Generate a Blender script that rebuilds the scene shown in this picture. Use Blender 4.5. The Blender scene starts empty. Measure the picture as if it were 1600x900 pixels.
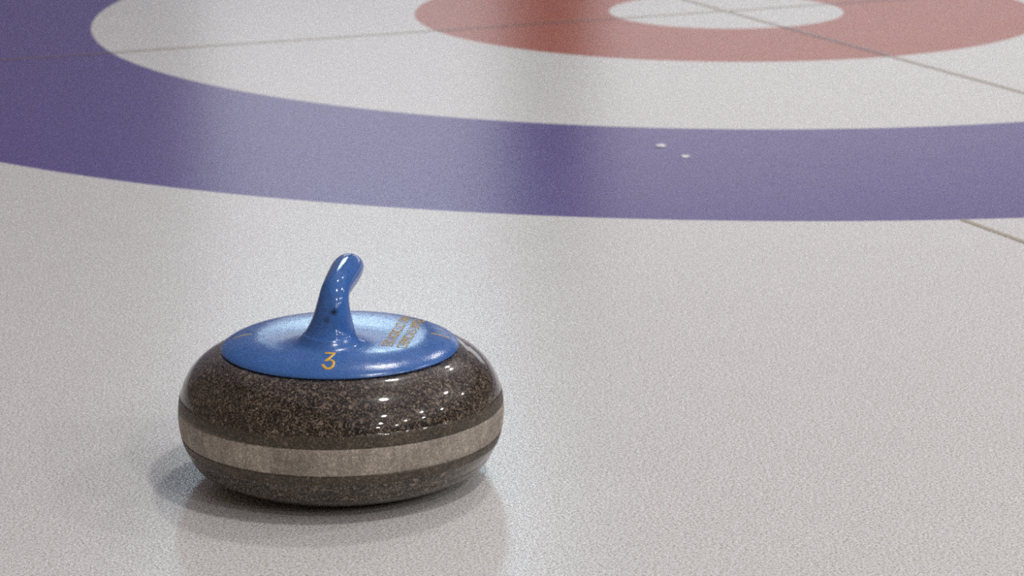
import bpy, bmesh, math
from mathutils import Vector, Matrix
C = bpy.context.scene.collection
SC = bpy.context.scene
PI = math.pi

# ------------------------------------------------------------------ helpers
def link(name, bm, mats, parent=None, smooth=True, loc=None):
    me = bpy.data.meshes.new(name)
    bmesh.ops.recalc_face_normals(bm, faces=bm.faces[:])
    bm.to_mesh(me); bm.free()
    for m in (mats if isinstance(mats, (list, tuple)) else [mats]):
        me.materials.append(m)
    if smooth:
        for p in me.polygons: p.use_smooth = True
    o = bpy.data.objects.new(name, me); C.objects.link(o)
    if parent: o.parent = parent
    if loc: o.location = loc
    return o

def tag(o, label=None, cat=None, group=None, kind=None):
    if label: o['label'] = label
    if cat: o['category'] = cat
    if group: o['group'] = group
    if kind: o['kind'] = kind
    return o

def empty(name, loc, rz=0):
    o = bpy.data.objects.new(name, None); C.objects.link(o)
    o.location = loc; o.rotation_euler = (0, 0, rz); o.empty_display_size = .05
    return o

def lathe(prof, n=192, mat_of=None, close_ends=True):
    bm = bmesh.new(); rings = []
    for r, z in prof:
        if r < 1e-6: rings.append([bm.verts.new((0, 0, z))])
        else: rings.append([bm.verts.new((r*math.cos(2*PI*i/n), r*math.sin(2*PI*i/n), z)) for i in range(n)])
    for k in range(len(rings)-1):
        a, b = rings[k], rings[k+1]
        for i in range(n):
            j = (i+1) % n
            if len(a) == 1: f = bm.faces.new((a[0], b[j], b[i]))
            elif len(b) == 1: f = bm.faces.new((a[i], a[j], b[0]))
            else: f = bm.faces.new((a[i], a[j], b[j], b[i]))
            if mat_of: f.material_index = mat_of(k)
    return bm

def box(bm, x0, x1, y0, y1, z0, z1):
    vs = [bm.verts.new((x, y, z)) for z in (z0, z1) for x, y in ((x0, y0), (x1, y0), (x1, y1), (x0, y1))]
    for f in ((3, 2, 1, 0), (4, 5, 6, 7), (0, 1, 5, 4), (1, 2, 6, 5), (2, 3, 7, 6), (3, 0, 4, 7)):
        bm.faces.new([vs[i] for i in f])
    return bm

def catmull(pts, per=8):
    out = []
    P = [pts[0]] + list(pts) + [pts[-1]]
    for i in range(1, len(P)-2):
        p0, p1, p2, p3 = (Vector(P[i+k]) for k in (-1, 0, 1, 2))
        for s in range(per):
            t = s/per
            out.append(tuple(.5*((2*p1) + (p2-p0)*t + (2*p0-5*p1+4*p2-p3)*t*t + (3*p1-p0-3*p2+p3)*t**3)))
    out.append(tuple(pts[-1]))
    return out

# ------------------------------------------------------------------ materials
def mat(name):
    m = bpy.data.materials.new(name); m.use_nodes = True
    nt = m.node_tree
    return m, nt, nt.nodes['Principled BSDF']

def nd(nt, t, **kw):
    n = nt.nodes.new(t)
    for k, v in kw.items():
        if k in n.inputs: n.inputs[k].default_value = v
        else: setattr(n, k, v)
    return n

def ramp(nt, fac, stops, interp='LINEAR'):
    n = nt.nodes.new('ShaderNodeValToRGB'); n.color_ramp.interpolation = interp
    e = n.color_ramp.elements
    while len(e) < len(stops): e.new(.5)
    for el, (p, c) in zip(e, stops):
        el.position = p; el.color = (*c, 1) if len(c) == 3 else c
    nt.links.new(fac, n.inputs[0])
    return n.outputs[0]

def mixc(nt, a, b, fac=1.0, mode='MULTIPLY'):
    n = nt.nodes.new('ShaderNodeMix'); n.data_type = 'RGBA'; n.blend_type = mode
    for s, v in ((n.inputs[6], a), (n.inputs[7], b), (n.inputs[0], fac)):
        if isinstance(v, bpy.types.NodeSocket): nt.links.new(v, s)
        elif isinstance(v, (int, float)): s.default_value = v
        else: s.default_value = (*v, 1)
    return n.outputs[2]

def plain(name, col, rough=.5, metal=0., noise=.06, scale=20):
    m, nt, b = mat(name)
    tc = nd(nt, 'ShaderNodeTexCoord'); nz = nd(nt, 'ShaderNodeTexNoise', Scale=scale, Detail=4.)
    nt.links.new(tc.outputs['Object'], nz.inputs['Vector'])
    c = ramp(nt, nz.outputs['Fac'], [(.3, tuple(x*(1-noise) for x in col)), (.7, tuple(min(1, x*(1+noise)) for x in col))])
    nt.links.new(c, b.inputs['Base Color'])
    b.inputs['Roughness'].default_value = rough; b.inputs['Metallic'].default_value = metal
    return m

def emit(name, col, strength):
    m, nt, b = mat(name)
    b.inputs['Base Color'].default_value = (.8, .8, .8, 1)
    b.inputs['Emission Color'].default_value = (*col, 1); b.inputs['Emission Strength'].default_value = strength
    m.cycles.emission_sampling = 'NONE' if 'lamp' in name else 'FRONT'
    return m

ICE_ROUGH = .22
def ice(name, col, speck=(.62, .54, .44), amount=1.):
    """painted ice under a pebbled, frosted surface"""
    m, nt, b = mat(name)
    tc = nd(nt, 'ShaderNodeTexCoord'); V = tc.outputs['Object']
    def tex(t, **k):
        n = nd(nt, t, **k); nt.links.new(V, n.inputs['Vector']); return n
    fine = tex('ShaderNodeTexNoise', Scale=430., Detail=3., Roughness=.65)
    g1 = ramp(nt, fine.outputs['Fac'], [(.34, tuple(.75*x for x in speck)), (.46, (.80, .765, .72)), (.60, (1, 1, 1))])
    dirt = tex('ShaderNodeTexNoise', Scale=560., Detail=2., Roughness=.5)
    g2 = ramp(nt, dirt.outputs['Fac'], [(.30, (.20, .14, .08)), (.365, (1, 1, 1))])
    broad = tex('ShaderNodeTexNoise', Scale=9., Detail=5., Roughness=.6)
    g3 = ramp(nt, broad.outputs['Fac'], [(.3, (.985, .98, .98)), (.7, (1, 1, 1))])
    c = mixc(nt, col, g1, amount); c = mixc(nt, c, g2, amount); c = mixc(nt, c, g3, 1.)
    nt.links.new(c, b.inputs['Base Color'])
    b.inputs['IOR'].default_value = 1.31
    rg = nt.nodes.new('ShaderNodeMapRange')
    rg.inputs[3].default_value = ICE_ROUGH-.02; rg.inputs[4].default_value = ICE_ROUGH+.02
    nt.links.new(broad.outputs['Fac'], rg.inputs[0]); nt.links.new(rg.outputs[0], b.inputs['Roughness'])
    peb = tex('ShaderNodeTexNoise', Scale=330., Detail=3., Roughness=.55)
    bp = nd(nt, 'ShaderNodeBump', Strength=.13, Distance=.0016)
    nt.links.new(peb.outputs['Fac'], bp.inputs['Height']); nt.links.new(bp.outputs[0], b.inputs['Normal'])
    return m

def granite(name, dark, mid, light, rough, coat, band=False):
    m, nt, b = mat(name)
    tc = nd(nt, 'ShaderNodeTexCoord'); V = tc.outputs['Object']
    warp = nd(nt, 'ShaderNodeTexNoise', Scale=160., Detail=2.); nt.links.new(V, warp.inputs['Vector'])
    vm = nd(nt, 'ShaderNodeVectorMath', operation='MULTIPLY_ADD'); vm.inputs[1].default_value = (.006, .006, .006)
    nt.links.new(warp.outputs['Color'], vm.inputs[0]); nt.links.new(V, vm.inputs[2])
    v1 = nd(nt, 'ShaderNodeTexVoronoi', Scale=980.); nt.links.new(vm.outputs[0], v1.inputs['Vector'])
    s1 = nd(nt, 'ShaderNodeSeparateColor'); nt.links.new(v1.outputs['Color'], s1.inputs[0])
    c1 = ramp(nt, s1.outputs[0], [(.0, dark), (.42, dark), (.55, tuple(.55*a+.45*e for a, e in zip(dark, mid))), (.78, mid), (1., light)])
    v2 = nd(nt, 'ShaderNodeTexVoronoi', Scale=330.); nt.links.new(vm.outputs[0], v2.inputs['Vector'])
    s2 = nd(nt, 'ShaderNodeSeparateColor'); nt.links.new(v2.outputs['Color'], s2.inputs[0])
    k2 = ramp(nt, s2.outputs[1], [(.955, (0, 0, 0)), (.985, (.8, .8, .8))])
    big = nd(nt, 'ShaderNodeTexNoise', Scale=42., Detail=4., Roughness=.65); nt.links.new(V, big.inputs['Vector'])
    kb = ramp(nt, big.outputs['Fac'], [(.35, (.74, .73, .72)), (.65, (1.15, 1.13, 1.1))])
    c = mixc(nt, c1, tuple(x*.85 for x in light), k2, 'MIX'); c = mixc(nt, c, kb, 1.)
    if band:   # vertical wear strokes and pits of the striking band
        mp = nd(nt, 'ShaderNodeMapping'); mp.inputs['Scale'].default_value = (150, 150, 9)
        nt.links.new(V, mp.inputs['Vector'])
        st = nd(nt, 'ShaderNodeTexNoise', Scale=1., Detail=4., Roughness=.7); nt.links.new(mp.outputs[0], st.inputs['Vector'])
        c = mixc(nt, c, ramp(nt, st.outputs['Fac'], [(.3, (.78, .77, .76)), (.7, (1.12, 1.12, 1.1))]), 1.)
        pit = nd(nt, 'ShaderNodeTexVoronoi', Scale=190.); nt.links.new(V, pit.inputs['Vector'])
        c = mixc(nt, c, ramp(nt, pit.outputs['Distance'], [(.07, (.28, .25, .22)), (.13, (1, 1, 1))]), .8)
        bp = nd(nt, 'ShaderNodeBump', Strength=.35, Distance=.0006)
        nt.links.new(v1.outputs['Distance'], bp.inputs['Height']); nt.links.new(bp.outputs[0], b.inputs['Normal'])
    nt.links.new(c, b.inputs['Base Color'])
    b.inputs['Roughness'].default_value = rough; b.inputs['IOR'].default_value = 1.55
    b.inputs['Specular IOR Level'].default_value = .5-.35*coat
    b.inputs['Coat Weight'].default_value = coat; b.inputs['Coat Roughness'].default_value = .05
    return m

def blue_plastic(name, rough, scuff=0., smudge=None):
    m, nt, b = mat(name)
    tc = nd(nt, 'ShaderNodeTexCoord'); V = tc.outputs['Object']
    nz = nd(nt, 'ShaderNodeTexNoise', Scale=60., Detail=5., Roughness=.65); nt.links.new(V, nz.inputs['Vector'])
    c = ramp(nt, nz.outputs['Fac'], [(.3, (.044, .150, .470)), (.7, (.058, .185, .540))])
    if smudge:
        for (px, py, pz, r, k) in smudge:
            d = nd(nt, 'ShaderNodeVectorMath', operation='DISTANCE'); d.inputs[1].default_value = (px, py, pz); nt.links.new(V, d.inputs[0])
            n2 = nd(nt, 'ShaderNodeTexNoise', Scale=300., Detail=3.); nt.links.new(V, n2.inputs['Vector'])
            ad = nd(nt, 'ShaderNodeMath', operation='MULTIPLY_ADD'); ad.inputs[1].default_value = r*.9
            nt.links.new(n2.outputs['Fac'], ad.inputs[0]); nt.links.new(d.outputs['Value'], ad.inputs[2])
            dv = nd(nt, 'ShaderNodeMath', operation='DIVIDE'); dv.inputs[1].default_value = r*2
            nt.links.new(ad.outputs[0], dv.inputs[0])
            c = mixc(nt, c, ramp(nt, dv.outputs[0], [(.30, (k, k, k)), (.72, (1, 1, 1))]), 1.)
    nt.links.new(c, b.inputs['Base Color'])
    b.inputs['Roughness'].default_value = rough; b.inputs['IOR'].default_value = 1.7
    if scuff:
        sc = nd(nt, 'ShaderNodeTexNoise', Scale=95., Detail=6., Roughness=.75, Distortion=1.2); nt.links.new(V, sc.inputs['Vector'])
        rr = nt.nodes.new('ShaderNodeMapRange'); rr.inputs[1].default_value = .3; rr.inputs[2].default_value = .7
        rr.inputs[3].default_value = rough-.05; rr.inputs[4].default_value = rough+scuff
        nt.links.new(sc.outputs['Fac'], rr.inputs[0]); nt.links.new(rr.outputs[0], b.inputs['Roughness'])
        bp = nd(nt, 'ShaderNodeBump', Strength=.10, Distance=.0008)
        nt.links.new(sc.outputs['Fac'], bp.inputs['Height']); nt.links.new(bp.outputs[0], b.inputs['Normal'])
    return m

M_ice = ice('white_ice', (.91, .945, .97))
M_blue = ice('blue_painted_ice', (.128, .094, .325), speck=(.80, .80, .84), amount=.35)
M_red = ice('red_painted_ice', (.47, .135, .085), speck=(.85, .82, .80), amount=.3)
M_line = ice('brown_line_under_ice', (.46, .405, .30), speck=(.85, .82, .80), amount=.3)
M_line2 = ice('faint_line_over_paint', (.24, .17, .17), speck=(.85, .82, .80), amount=.3)

# ------------------------------------------------------------------ place frame
# camera stands over the world origin; the sheet of ice runs 24 degrees to the left of its view
YAW = .4106
AC = Vector((math.cos(YAW), math.sin(YAW), 0))      # across the sheet
AL = Vector((-math.sin(YAW), math.cos(YAW), 0))     # along the sheet, away
def W(al, ac, z=0): return AL*al + AC*ac + Vector((0, 0, z))
HOUSE = Vector((.4178, 4.9768, 0))
R12, R8, R4, RB = 1.8288, 1.2180, .6042, .2269

# ------------------------------------------------------------------ ice floor with the house
def annulus(bm, r0, r1, n=360):
    outer = [bm.verts.new((r1*math.cos(2*PI*i/n), r1*math.sin(2*PI*i/n), 0)) for i in range(n)]
    if r0 < 1e-6:
        bm.faces.new(outer); return
    inner = [bm.verts.new((r0*math.cos(2*PI*i/n), r0*math.sin(2*PI*i/n), 0)) for i in range(n)]
    for i in range(n):
        j = (i+1) % n
        bm.faces.new((inner[i], outer[i], outer[j], inner[j]))
bm = bmesh.new()
annulus(bm, 0, RB); annulus(bm, R4, R8); annulus(bm, R12, 26.)
floor = link('floor', bm, M_ice, smooth=False, loc=HOUSE); floor.rotation_euler = (0, 0, YAW)
tag(floor, kind='structure')
bm = bmesh.new(); annulus(bm, R8, R12)
tag(link('house_ring', bm, M_blue, floor, smooth=False), 'wide blue painted ring of the target')
bm = bmesh.new(); annulus(bm, RB, R4)
tag(link('house_ring', bm, M_red, floor, smooth=False), 'red painted ring around the white button')

def strip(bm, x0, x1, y0, y1, z=.0004):
    bm.faces.new([bm.verts.new(v) for v in ((x0, y0, z), (x1, y0, z), (x1, y1, z), (x0, y1, z))])
LW = .0055
bm = bmesh.new()   # x = across, y = along in the floor's own frame
for a, b in ((-R8, -R4), (-RB, RB), (R4, R8)): strip(bm, a, b, -LW, LW)
tl = link('tee_line', bm, M_line, floor, smooth=False); tl.rotation_euler = (0, 0, -.012)
bm = bmesh.new()
for a, b in ((-R12, -R8), (-R4, -RB), (RB, R4), (R8, R12)): strip(bm, a, b, -LW, LW)
tl2 = link('tee_line', bm, M_line2, floor, smooth=False); tl2.rotation_euler = (0, 0, -.012)
tag(tl2, 'fainter stretches of the line across the painted rings')
bm = bmesh.new()
for a, b in ((-R8, -R4), (-RB, RB), (R4, R8), (-12, -R12)): strip(bm, -LW, LW, a, b, .0005)
link('centre_line', bm, M_line, floor, smooth=False)
bm = bmesh.new()
for a, b in ((-R12, -R8), (-R4, -RB), (RB, R4)): strip(bm, -LW, LW, a, b, .0005)
tag(link('centre_line', bm, M_line2, floor, smooth=False), 'fainter stretches of the line across the painted rings')
bm = bmesh.new(); strip(bm, -.592-.0045, -.592+.0045, -12, -math.sqrt(R12**2-.592**2), .0005)
link('side_line', bm, M_line, floor, smooth=False)

# ------------------------------------------------------------------ the curling stone
SX, SY = -.1501, 2.1631
stone = empty('curling_stone', (SX, SY, 0))
tag(stone, 'polished dark granite curling stone with a blue plastic handle marked 3, standing on white ice', 'curling stone')
R0, ZM, HU = .14255, .05965, .06215
def rad(z):
    if z >= ZM: t = (z-ZM)/HU; return R0*(1-t**2.013)**(1/5.11)
    t = (ZM-z)/ZM
    return R0*max(0, 1-t**2.0)**(1/6.4)
M_pol = granite('polished_granite', (.014, .011, .010), (.115, .089, .068), (.33, .27, .215), .32, 1.)
M_hone = granite('honed_granite', (.052, .041, .029), (.098, .078, .056), (.20, .16, .12), .5, .06)
M_band = granite('worn_granite', (.34, .305, .27), (.47, .42, .37), (.66, .60, .54), .62, 0., band=True)

Z_SHARP, Z_B1, Z_B0, Z_LOW, Z_FAINT = .0775, .0675, .0432, .0345, .0245
prof, mi = [], []
def pp(r, z, m): prof.append((r, z)); mi.append(m)
pp(.0, .007, 0); pp(.045, .0068, 0); pp(.056, .0045, 0); pp(.0605, .0008, 0); pp(.0630, 0, 0); pp(.0665, .0006, 0)
lowc = catmull([(.0665, .0006), (.085, .0019), (.101, .0042), (.1130, .0082), (.1222, .0128), (.1300, .0182), (rad(Z_FAINT)-.0004, Z_FAINT)], 6)
for r, z in lowc[1:]: pp(r, z, 0)
pp(rad(Z_FAINT)+.0001, Z_FAINT+.0003, 0)
for i in range(1, 8):
    z = Z_FAINT+.0003+(Z_LOW-Z_FAINT-.0003)*i/8; pp(rad(z), z, 0)
pp(rad(Z_LOW)-.0002, Z_LOW-.0002, 0); pp(rad(Z_LOW)+.0003, Z_LOW+.0002, 1)
for i in range(1, 7):
    z = Z_LOW+.0002+(Z_B0-Z_LOW-.0002)*i/6; pp(rad(z)+.0003*(1-i/6), z, 1)
pp(R0-.004, Z_B0, 1); pp(R0-.004, Z_B1, 1); pp(rad(Z_B1), Z_B1, 1)
for i in range(1, 7):
    z = Z_B1+(Z_SHARP-.0003-Z_B1)*i/6; pp(rad(z)+.0003*i/6, z, 1)
pp(rad(Z_SHARP)+.0001, Z_SHARP+.0002, 0)
ang = [Z_SHARP+.0006+(.1120-Z_SHARP)*i/26 for i in range(27)]
for z in ang: pp(rad(z), z, 0)
pp(.1085, .1140, 0); pp(.104, .1152, 0); pp(.095, .1158, 0); pp(0, .1160, 0)
body = link('granite_body', lathe(prof, 256, lambda k: mi[k+1] if mi[k+1] == mi[k] else mi[k]), [M_pol, M_hone], stone)
bp = [(R0-.0035, Z_B0+.0001)] + [(rad(Z_B0+(Z_B1-Z_B0)*i/14)-(.0003 if i in (0, 14) else 0), Z_B0+.0001+(Z_B1-Z_B0-.0002)*i/14) for i in range(15)] + [(R0-.0035, Z_B1-.0001), (R0-.0035, Z_B0+.0001)]
tag(link('striking_band', lathe(bp, 256), M_band, stone), 'pale grey worn granite band around the middle')

# blue plastic lid: profile (radius, height), flat slightly dished top and sloping shoulder
M_lid = blue_plastic('blue_plastic_lid', .17, scuff=.12)
lid_top = catmull([(.0001, .1262), (.03, .1264), (.05, .1270), (.065, .12735), (.075, .1271), (.085, .1257), (.093, .1235), (.099, .1208), (.1025, .1185), (.1035, .1170)], 8)
lid_prof = [(0, .1262)] + lid_top + [(.1030, .1161), (.1015, .1158), (.0, .1159)]
def lidz(r):
    for (r0, z0), (r1, z1) in zip(lid_top, lid_top[1:]):
        if r0 <= r <= r1: return z0+(z1-z0)*(r-r0)/max(1e-9, r1-r0)
    return lid_top[-1][1] if r > .1 else lid_top[0][1]
FX, FY = -.0072, -.0355                # foot of the handle
FOOT = [(0, .0120), (.0195, .0118), (.0238, .0081), (.0272, .0049), (.0308, .0033), (.034, .0026), (.040, .0016), (.048, .0008), (.060, .0002), (.072, 0)]
FOOT = catmull(FOOT, 6)
def foot(x, y):
    dy = y-FY
    d = math.hypot(x-FX, dy*(.82 if dy < 0 else 1.02))
    for (d0, h0), (d1, h1) in zip(FOOT, FOOT[1:]):
        if d0 <= d <= d1: return h0+(h1-h0)*(d-d0)/max(1e-9, d1-d0)
    return 0
def top_z(x, y): return lidz(math.hypot(x, y)) + foot(x, y)
fine = [(0, .1262)] + [(r, lidz(r)) for r in [i*.0011 for i in range(1, 94)]] + [(r, z) for r, z in lid_top if r > .1029]
bm = lathe(fine + [(.1030, .1161), (.1015, .1158), (.0, .1159)], 256)
for v in bm.verts:
    if v.co.z > .1163: v.co.z += foot(v.co.x, v.co.y)
lid = link('lid', bm, M_lid, stone)
tag(lid, 'blue plastic disc on top of the stone')

# handle: loft of elliptical sections (centre x, y, z; half widths; tilt of the section)
PZ = .1266
M_handle = blue_plastic('blue_plastic_handle', .09, smudge=[(-.0016, -.0488, PZ+.0335, .0046, .10), (-.0072, -.0505, PZ+.0270, .0042, .45)])
#         x       s       dz     hx      hd     tilt(deg of section normal, 90 = up, 0 = away)
secs = [(-.0072, -.0355, .0009, .0420, .0420, 90), (-.0072, -.0355, .0024, .0345, .0345, 90), (-.0072, -.0355, .0033, .0308, .0308, 90), (-.0070, -.0354, .0050, .0275, .0276, 90), (-.0066, -.0352, .0085, .0240, .0240, 90),
        (-.0058, -.0350, .0135, .0210, .0200, 90), (-.0044, -.0350, .0210, .0182, .0176, 88), (-.0036, -.0348, .0290, .0158, .0158, 84), (-.0031, -.0335, .0360, .0141, .0145, 72),
        (-.0024, -.0300, .0418, .0130, .0136, 55), (-.0014, -.0235, .0456, .0127, .0130, 34), (.0000, -.0140, .0474, .0129, .0127, 17), (.0016, .0000, .0487, .0134, .0127, 8),
        (.0034, .0150, .0496, .0139, .0129, 4), (.0048, .0300, .0502, .0141, .0129, 1), (.0060, .0420, .0503, .0135, .0123, -2), (.0066, .0490, .0502, .0113, .0104, -4), (.0070, .0530, .0501, .0079, .0073, -6), (.0072, .0552, .0500, .0040, .0037, -6)]
secs = catmull(secs, 5) if False else secs
def cr(vals, per=5):
    out = []
    P = [vals[0]]+list(vals)+[vals[-1]]
    for i in range(1, len(P)-2):
        for s in range(per):
            t = s/per
            out.append(tuple(.5*(2*b+(c-a)*t+(2*a-5*b+4*c-d)*t*t+(3*b-a-3*c+d)*t**3) for a, b, c, d in zip(P[i-1], P[i], P[i+1], P[i+2])))
    out.append(tuple(vals[-1]))
    return out
bm = bmesh.new(); rings = []; N = 64
for x, s, dz, hx, hd, tl_ in cr(secs, 5):
    t = math.radians(tl_)
    up = Vector((0, -math.sin(t), math.cos(t)))     # section's own depth axis, perpendicular to the tangent
    c = Vector((x, s, PZ+dz))
    ring = []
    for i in range(N):
        a = 2*PI*i/N
        k = max(0, min(1, 1-dz/.022)); k = k*k*(3-2*k)
        e = hd*(1+(1/.82-1)*k) if math.sin(a) > 0 else hd*(1-.02*k)
        v = c + Vector((1, 0, 0))*hx*math.cos(a) + up*e*math.sin(a)
        v.z += k*(lidz(min(.1, math.hypot(v.x, v.y)))-PZ)
        ring.append(bm.verts.new(v))
    rings.append(ring)
for a, b in zip(rings, rings[1:]):
    for i in range(N):
        j = (i+1) % N
        bm.faces.new((a[i], a[j], b[j], b[i]))
tip = bm.verts.new((.0073, .0560, PZ+.0500))
for i in range(N): bm.faces.new((rings[-1][i], rings[-1][(i+1) % N], tip))
handle = link('handle', bm, M_handle, stone)

# ---- lettering laid on the lid
M_gold = plain('gold_paint', (.85, .50, .015), .35, scale=400)
M_gold2 = plain('dull_gold_paint', (.72, .47, .03), .6, scale=400, noise=.2)
M_groove = plain('pale_worn_groove', (.085, .20, .47), .3)
M_groove2 = plain('dark_groove', (.016, .05, .19), .4)
def on_lid(x, y, lift): return (x, y, top_z(x, y)+lift)
def ribbon(pts, w, lift, bm, closed=False):
    """rounded stroke lying on the lid, following its slope"""
    pts = [Vector(p) for p in pts]; n = len(pts); L, R_, T = [], [], []
    for i, p in enumerate(pts):
        a = pts[(i-1) % n] if closed or i else pts[0]; b = pts[(i+1) % n] if closed or i < n-1 else pts[-1]
        d = (b-a).normalized(); nrm = Vector((-d.y, d.x))
        L.append(bm.verts.new(on_lid(*(p+nrm*w), lift*.2))); R_.append(bm.verts.new(on_lid(*(p-nrm*w), lift*.2))); T.append(bm.verts.new(on_lid(*p, lift)))
    for i in range(n if closed else n-1):
        j = (i+1) % n
        bm.faces.new((L[i], T[i], T[j], L[j])); bm.faces.new((T[i], R_[i], R_[j], T[j]))
    if not closed:
        for e, sgn in ((0, -1), (n-1, 1)):
            d = (pts[1]-pts[0] if e == 0 else pts[-1]-pts[-2]).normalized()
            a0 = math.atan2(d.y, d.x); prev = None
            for k in range(9):
                a = a0 - PI/2*sgn + (PI*k/8)*sgn if sgn > 0 else a0+PI/2+PI*k/8
                q = pts[e]+Vector((math.cos(a), math.sin(a)))*w
                v = bm.verts.new(on_lid(*q, lift*.2))
                if prev: bm.faces.new((T[e], prev, v))
                prev = v
# the flat-topped 3 (u right, v up the lid) centred near the front shoulder
def smooth2(pts, per=6): return [p[:2] for p in cr([tuple(p) for p in pts], per)]
SC3 = .0123
def g3(u, v): return (-.0037+u*SC3*.78, -.0838+v*SC3*1.8)
top = [(-.34, .50), (-.05, .50), (.40, .50)]
diag = [(.40, .50), (.12, .22), (-.30, -.02)]
bowl = smooth2([(-.30, -.02), (.05, .02), (.34, -.06), (.42, -.20), (.34, -.40), (.06, -.50), (-.24, -.47), (-.52, -.30)], 6)
bm = bmesh.new()
for s in (top, diag, bowl): ribbon([g3(*p) for p in s], .00115, .0005, bm)
tag(link('number', bm, M_gold, lid), 'yellow flat-topped numeral 3')
bm = bmesh.new()
ribbon([(-.0035+.0142*math.cos(math.radians(a)), -.0830+.0140*math.sin(math.radians(a))) for a in range(160, 322, 6)], .00022, .00018, bm)
tag(link('plug_outline', bm, M_groove, lid), 'pale worn arc around the numeral 3')
for sx in (-1, 1):
    bm = bmesh.new()
    cx, cy = (.0870, .0035) if sx > 0 else (-.0855, .0035)
    ribbon([(cx-sx*.0070, cy), (cx, cy-.0008), (cx+sx*.0072, cy-.0016)], .0011, .0003, bm)
    link('number', bm, M_gold2, lid)
    bm = bmesh.new()
    ribbon([(cx+.0098*math.cos(math.radians(a)), cy+.0135*math.sin(math.radians(a))) for a in range(15, 168, 6)], .0007, .00015, bm)
    link('plug_outline', bm, M_groove2, lid)

def text_mesh(s):
    cu = bpy.data.curves.new('letters', 'FONT'); cu.body = s; cu.size = 1; cu.resolution_u = 3
    ob = bpy.data.objects.new('letters', cu); C.objects.link(ob)
    dg = bpy.context.evaluated_depsgraph_get(); dg.update()
    me = bpy.data.meshes.new_from_object(ob.evaluated_get(dg))
    bpy.data.objects.remove(ob); bpy.data.curves.remove(cu)
    return me
def inscription(s, x0, y0, length, height, ang):
    me = text_mesh(s)
    xs = [v.co.x for v in me.vertices]; ys = [v.co.y for v in me.vertices]
    sx = length/(max(xs)-min(xs)); sy = height/(max(ys)-min(ys))
    d = Vector((math.sin(ang), math.cos(ang))); up = Vector((-math.cos(ang), math.sin(ang)))
    for v in me.vertices:
        p = Vector((x0, y0)) + d*(v.co.x-min(xs))*sx + up*(v.co.y-min(ys))*sy
        v.co = on_lid(p.x, p.y, .00035)
    me.materials.append(M_gold2)
    o = bpy.data.objects.new('inscription', me); C.objects.link(o); o.parent = lid
    return o
inscription('ESSO AGRICULTURAL', .0470, -.0415, .104, .0098, .135)
inscription('CHEMICALS LIMITED', .0600, -.0460, .100, .0098, .135)

# ------------------------------------------------------------------ two chips of ice lying on the blue ring
M_chip = plain('frosted_ice_chip', (.93, .93, .95), .5)
def chip(loc, sx, sy, sz, seed, label):
    bm = bmesh.new(); bmesh.ops.create_icosphere(bm, subdivisions=3, radius=1)
    for v in bm.verts:
        k = 1+.16*math.sin(v.co.x*4+seed)+.12*math.cos(v.co.y*5+seed*2)
        v.co = Vector((v.co.x*sx*k, v.co.y*sy*k, max(0, v.co.z+.35)*sz))
    tag(link('ice_chip', bm, M_chip, loc=loc), label, 'ice chip', 'ice chips on the blue ring')
chip((.2150, 3.636, 0), .0088, .010, .0016, 1., 'small white ice chip on the blue ring, the brighter left one of the pair')
chip((.2450, 3.560, 0), .0072, .008, .0012, 2.3, 'faint white ice chip on the blue ring, the right one of the pair')

# ------------------------------------------------------------------ the hall around the sheet
WALL_AL, WALL_L, WALL_R, WALL_F, CEIL = 11., -1.8, 13.5, -14., 5.4
M_wall = plain('painted_wall', (.46, .44, .52), .8, noise=.03, scale=3)
M_wall2 = plain('brown_panelling', (.30, .24, .19), .7, noise=.15, scale=3)
M_ceil = plain('pale_ceiling', (.74, .70, .84), .8, noise=.1, scale=2)
M_dark = plain('dark_post', (.03, .022, .02), .6)
M_frame = plain('window_frame_paint', (.5, .5, .5), .5)
M_day = emit('daylight_pane', (.66, .88, 1.), 7.)
M_glow = emit('added_glow_pane', (.93, .95, 1.), .75)  # invented glow that lightens the reflections on the painted rings
M_lamp = emit('lamp_diffuser', (1., .95, .88), 6.)
M_house = plain('grey_lamp_housing', (.3, .3, .3), .4, .6)

def wallbox(name, a0, a1, c0, c1, z0, z1, m, kind='structure'):
    o = link(name, box(bmesh.new(), c0, c1, a0, a1, z0, z1), m, smooth=False)
    o.rotation_euler = (0, 0, YAW)
    if kind: o['kind'] = kind
    return o
WC0, WC1, WZ0, WZ1 = 3.25, 4.80, 3.25, 4.55      # the window in the end wall
VC0, VC1, VZ0, VZ1 = 5.09, 9.6, .9, 2.15      # wide glowing window right of the post, added to brighten the ring reflections
bm = bmesh.new(); A0, A1 = WALL_AL, WALL_AL+.2
box(bm, WALL_L-.2, WC0, A0, A1, 0, CEIL); box(bm, WC1, VC0, A0, A1, 0, CEIL); box(bm, VC1, WALL_R+.2, A0, A1, 0, CEIL)
box(bm, WC0, WC1, A0, A1, 0, VZ0); box(bm, WC0, WC1, A0, A1, VZ1, WZ0); box(bm, WC0, WC1, A0, A1, WZ1, CEIL)
box(bm, VC0, VC1, A0, A1, 0, VZ0); box(bm, VC0, VC1, A0, A1, VZ1, CEIL)
wb = link('wall_back', bm, M_wall, smooth=False); wb.rotation_euler = (0, 0, YAW); wb['kind'] = 'structure'
def window(name, c0, c1, z0, z1, m):
    f_ = .05; bm = bmesh.new(); a, b = WALL_AL+.02, WALL_AL+.12
    box(bm, c0, c0+f_, a, b, z0, z1); box(bm, c1-f_, c1, a, b, z0, z1)
    box(bm, c0+f_, c1-f_, a, b, z0, z0+f_); box(bm, c0+f_, c1-f_, a, b, z1-f_, z1)
    wn = link(name, bm, M_frame, smooth=False); wn.rotation_euler = (0, 0, YAW); wn['kind'] = 'structure'
    link('pane', box(bmesh.new(), c0+f_, c1-f_, WALL_AL+.06, WALL_AL+.08, z0+f_, z1-f_), m, wn, smooth=False)
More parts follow.
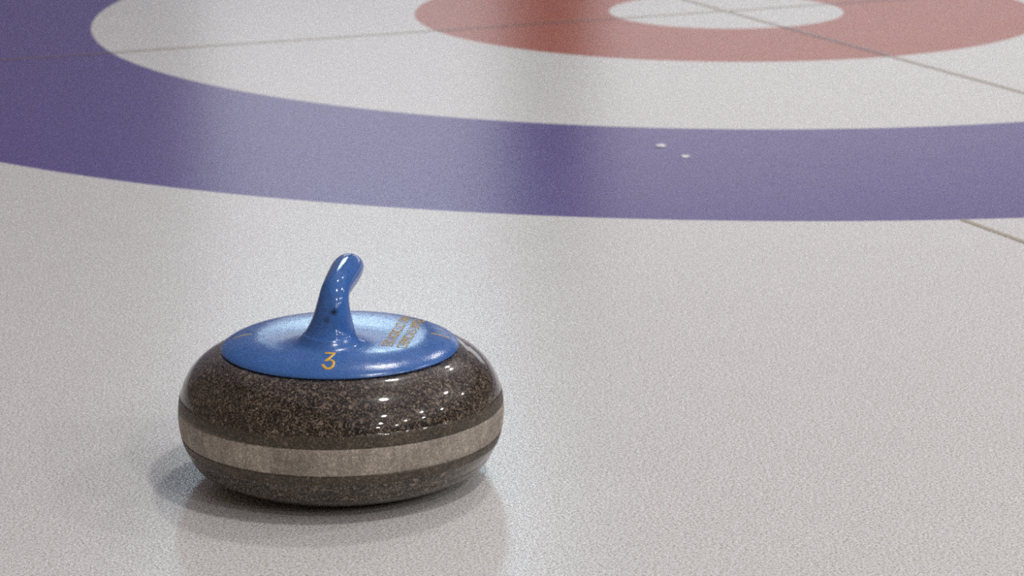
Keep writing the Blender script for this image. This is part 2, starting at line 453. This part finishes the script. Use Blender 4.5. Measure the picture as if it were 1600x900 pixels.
window('window_1', WC0, WC1, WZ0, WZ1, M_day)
window('added_window_2', VC0, VC1, VZ0, VZ1, M_glow)  # added light source for the sheen on the ice right of the post
window('added_window_3', WC0, WC1, VZ0, VZ1, M_glow)  # added as well, lightens the red ring left of the post
wallbox('trim_1', WALL_AL-.3, WALL_AL, 4.90, 5.07, 0, CEIL, M_dark)
wallbox('wall_left', WALL_F, WALL_AL, WALL_L-.2, WALL_L, 0, CEIL, M_wall2)
wallbox('wall_right', WALL_F, WALL_AL, WALL_R, WALL_R+.2, 0, CEIL, M_wall2)
wallbox('wall_front', WALL_F-.2, WALL_F, WALL_L-.2, WALL_R+.2, 0, CEIL, M_wall2)
wallbox('ceiling', WALL_F-.2, WALL_AL+.2, WALL_L-.2, WALL_R+.2, CEIL, CEIL+.15, M_ceil)

def lamp():
    r = empty('ceiling_lamp', (0, 0, 0))
    tag(r, 'round grey pendant lamp hanging from the pale rink ceiling', 'lamp', 'pendant lamps over the ice')
    link('housing', lathe([(0, .30), (.06, .30), (.08, .26), (.10, .20), (.21, .02), (.22, 0), (.205, 0), (.19, .02), (.09, .19), (0, .20)], 48), M_house, r)
    link('diffuser', lathe([(0, .005), (.175, .005), (.185, .012), (.175, .02), (0, .02)], 48), M_lamp, r)
    li = bpy.data.lights.new('lamp_light', 'AREA'); li.shape = 'DISK'; li.size = .36; li.energy = 39; li.color = (1., .96, .905)
    lo = bpy.data.objects.new('lamp_light', li); C.objects.link(lo); lo.parent = r; lo.location = (0, 0, -.004)
    link('rod', box(bmesh.new(), -.012, .012, -.012, .012, .29, CEIL-4.5), M_house, r, smooth=False)
    return r
first = lamp()
LAMPS = [(1.52, 1.52), (3.09, -1.83), (4.11, -4.36), (4.93, -6.58), (.85, 4.75),     # over this sheet
         (5.06, 3.85), (6.35, -.31), (6.78, -3.20), (7.10, -5.32), (2.60, 7.80),      # over the next one
         (8.22, 5.79), (9.09, 1.37), (8.87, -1.72)]
spots = [Vector((x, y, 4.5)) for x, y in LAMPS]
for i, s in enumerate(spots):
    o = first
    if i:
        o = first.copy(); C.objects.link(o)
        for ch in list(first.children):
            c = ch.copy(); C.objects.link(c); c.parent = o
    o.location = s

# ------------------------------------------------------------------ world, camera, view
w = bpy.data.worlds.new('world'); SC.world = w; w.use_nodes = True
w.node_tree.nodes['Background'].inputs[0].default_value = (.5, .55, .6, 1)
w.node_tree.nodes['Background'].inputs[1].default_value = .1
cam = bpy.data.cameras.new('camera'); co = bpy.data.objects.new('camera', cam); C.objects.link(co)
cam.sensor_width = 36; cam.lens = 90.51; cam.clip_start = .05
pitch, roll = math.radians(14.375), math.radians(-.2696)
co.matrix_world = Matrix.Translation((0, 0, .7223)) @ Matrix.Rotation(PI/2-pitch, 4, 'X') @ Matrix.Rotation(roll, 4, 'Z')
cam.dof.use_dof = True; cam.dof.focus_distance = 2.22; cam.dof.aperture_fstop = 14
SC.camera = co
SC.view_settings.view_transform = 'Standard'; SC.view_settings.look = 'None'
SC.view_settings.exposure = .27; SC.view_settings.gamma = 1; SC.view_settings.use_curve_mapping = False
SC.cycles.use_denoising = False; SC.cycles.use_adaptive_sampling = False
SC.cycles.sample_clamp_indirect = 1.5; SC.cycles.caustics_reflective = False; SC.cycles.caustics_refractive = False; SC.cycles.blur_glossy = 1.
SC.cycles.sampling_pattern = 'BLUE_NOISE'; SC.cycles.filter_width = 2.; SC.cycles.sample_clamp_direct = 12.
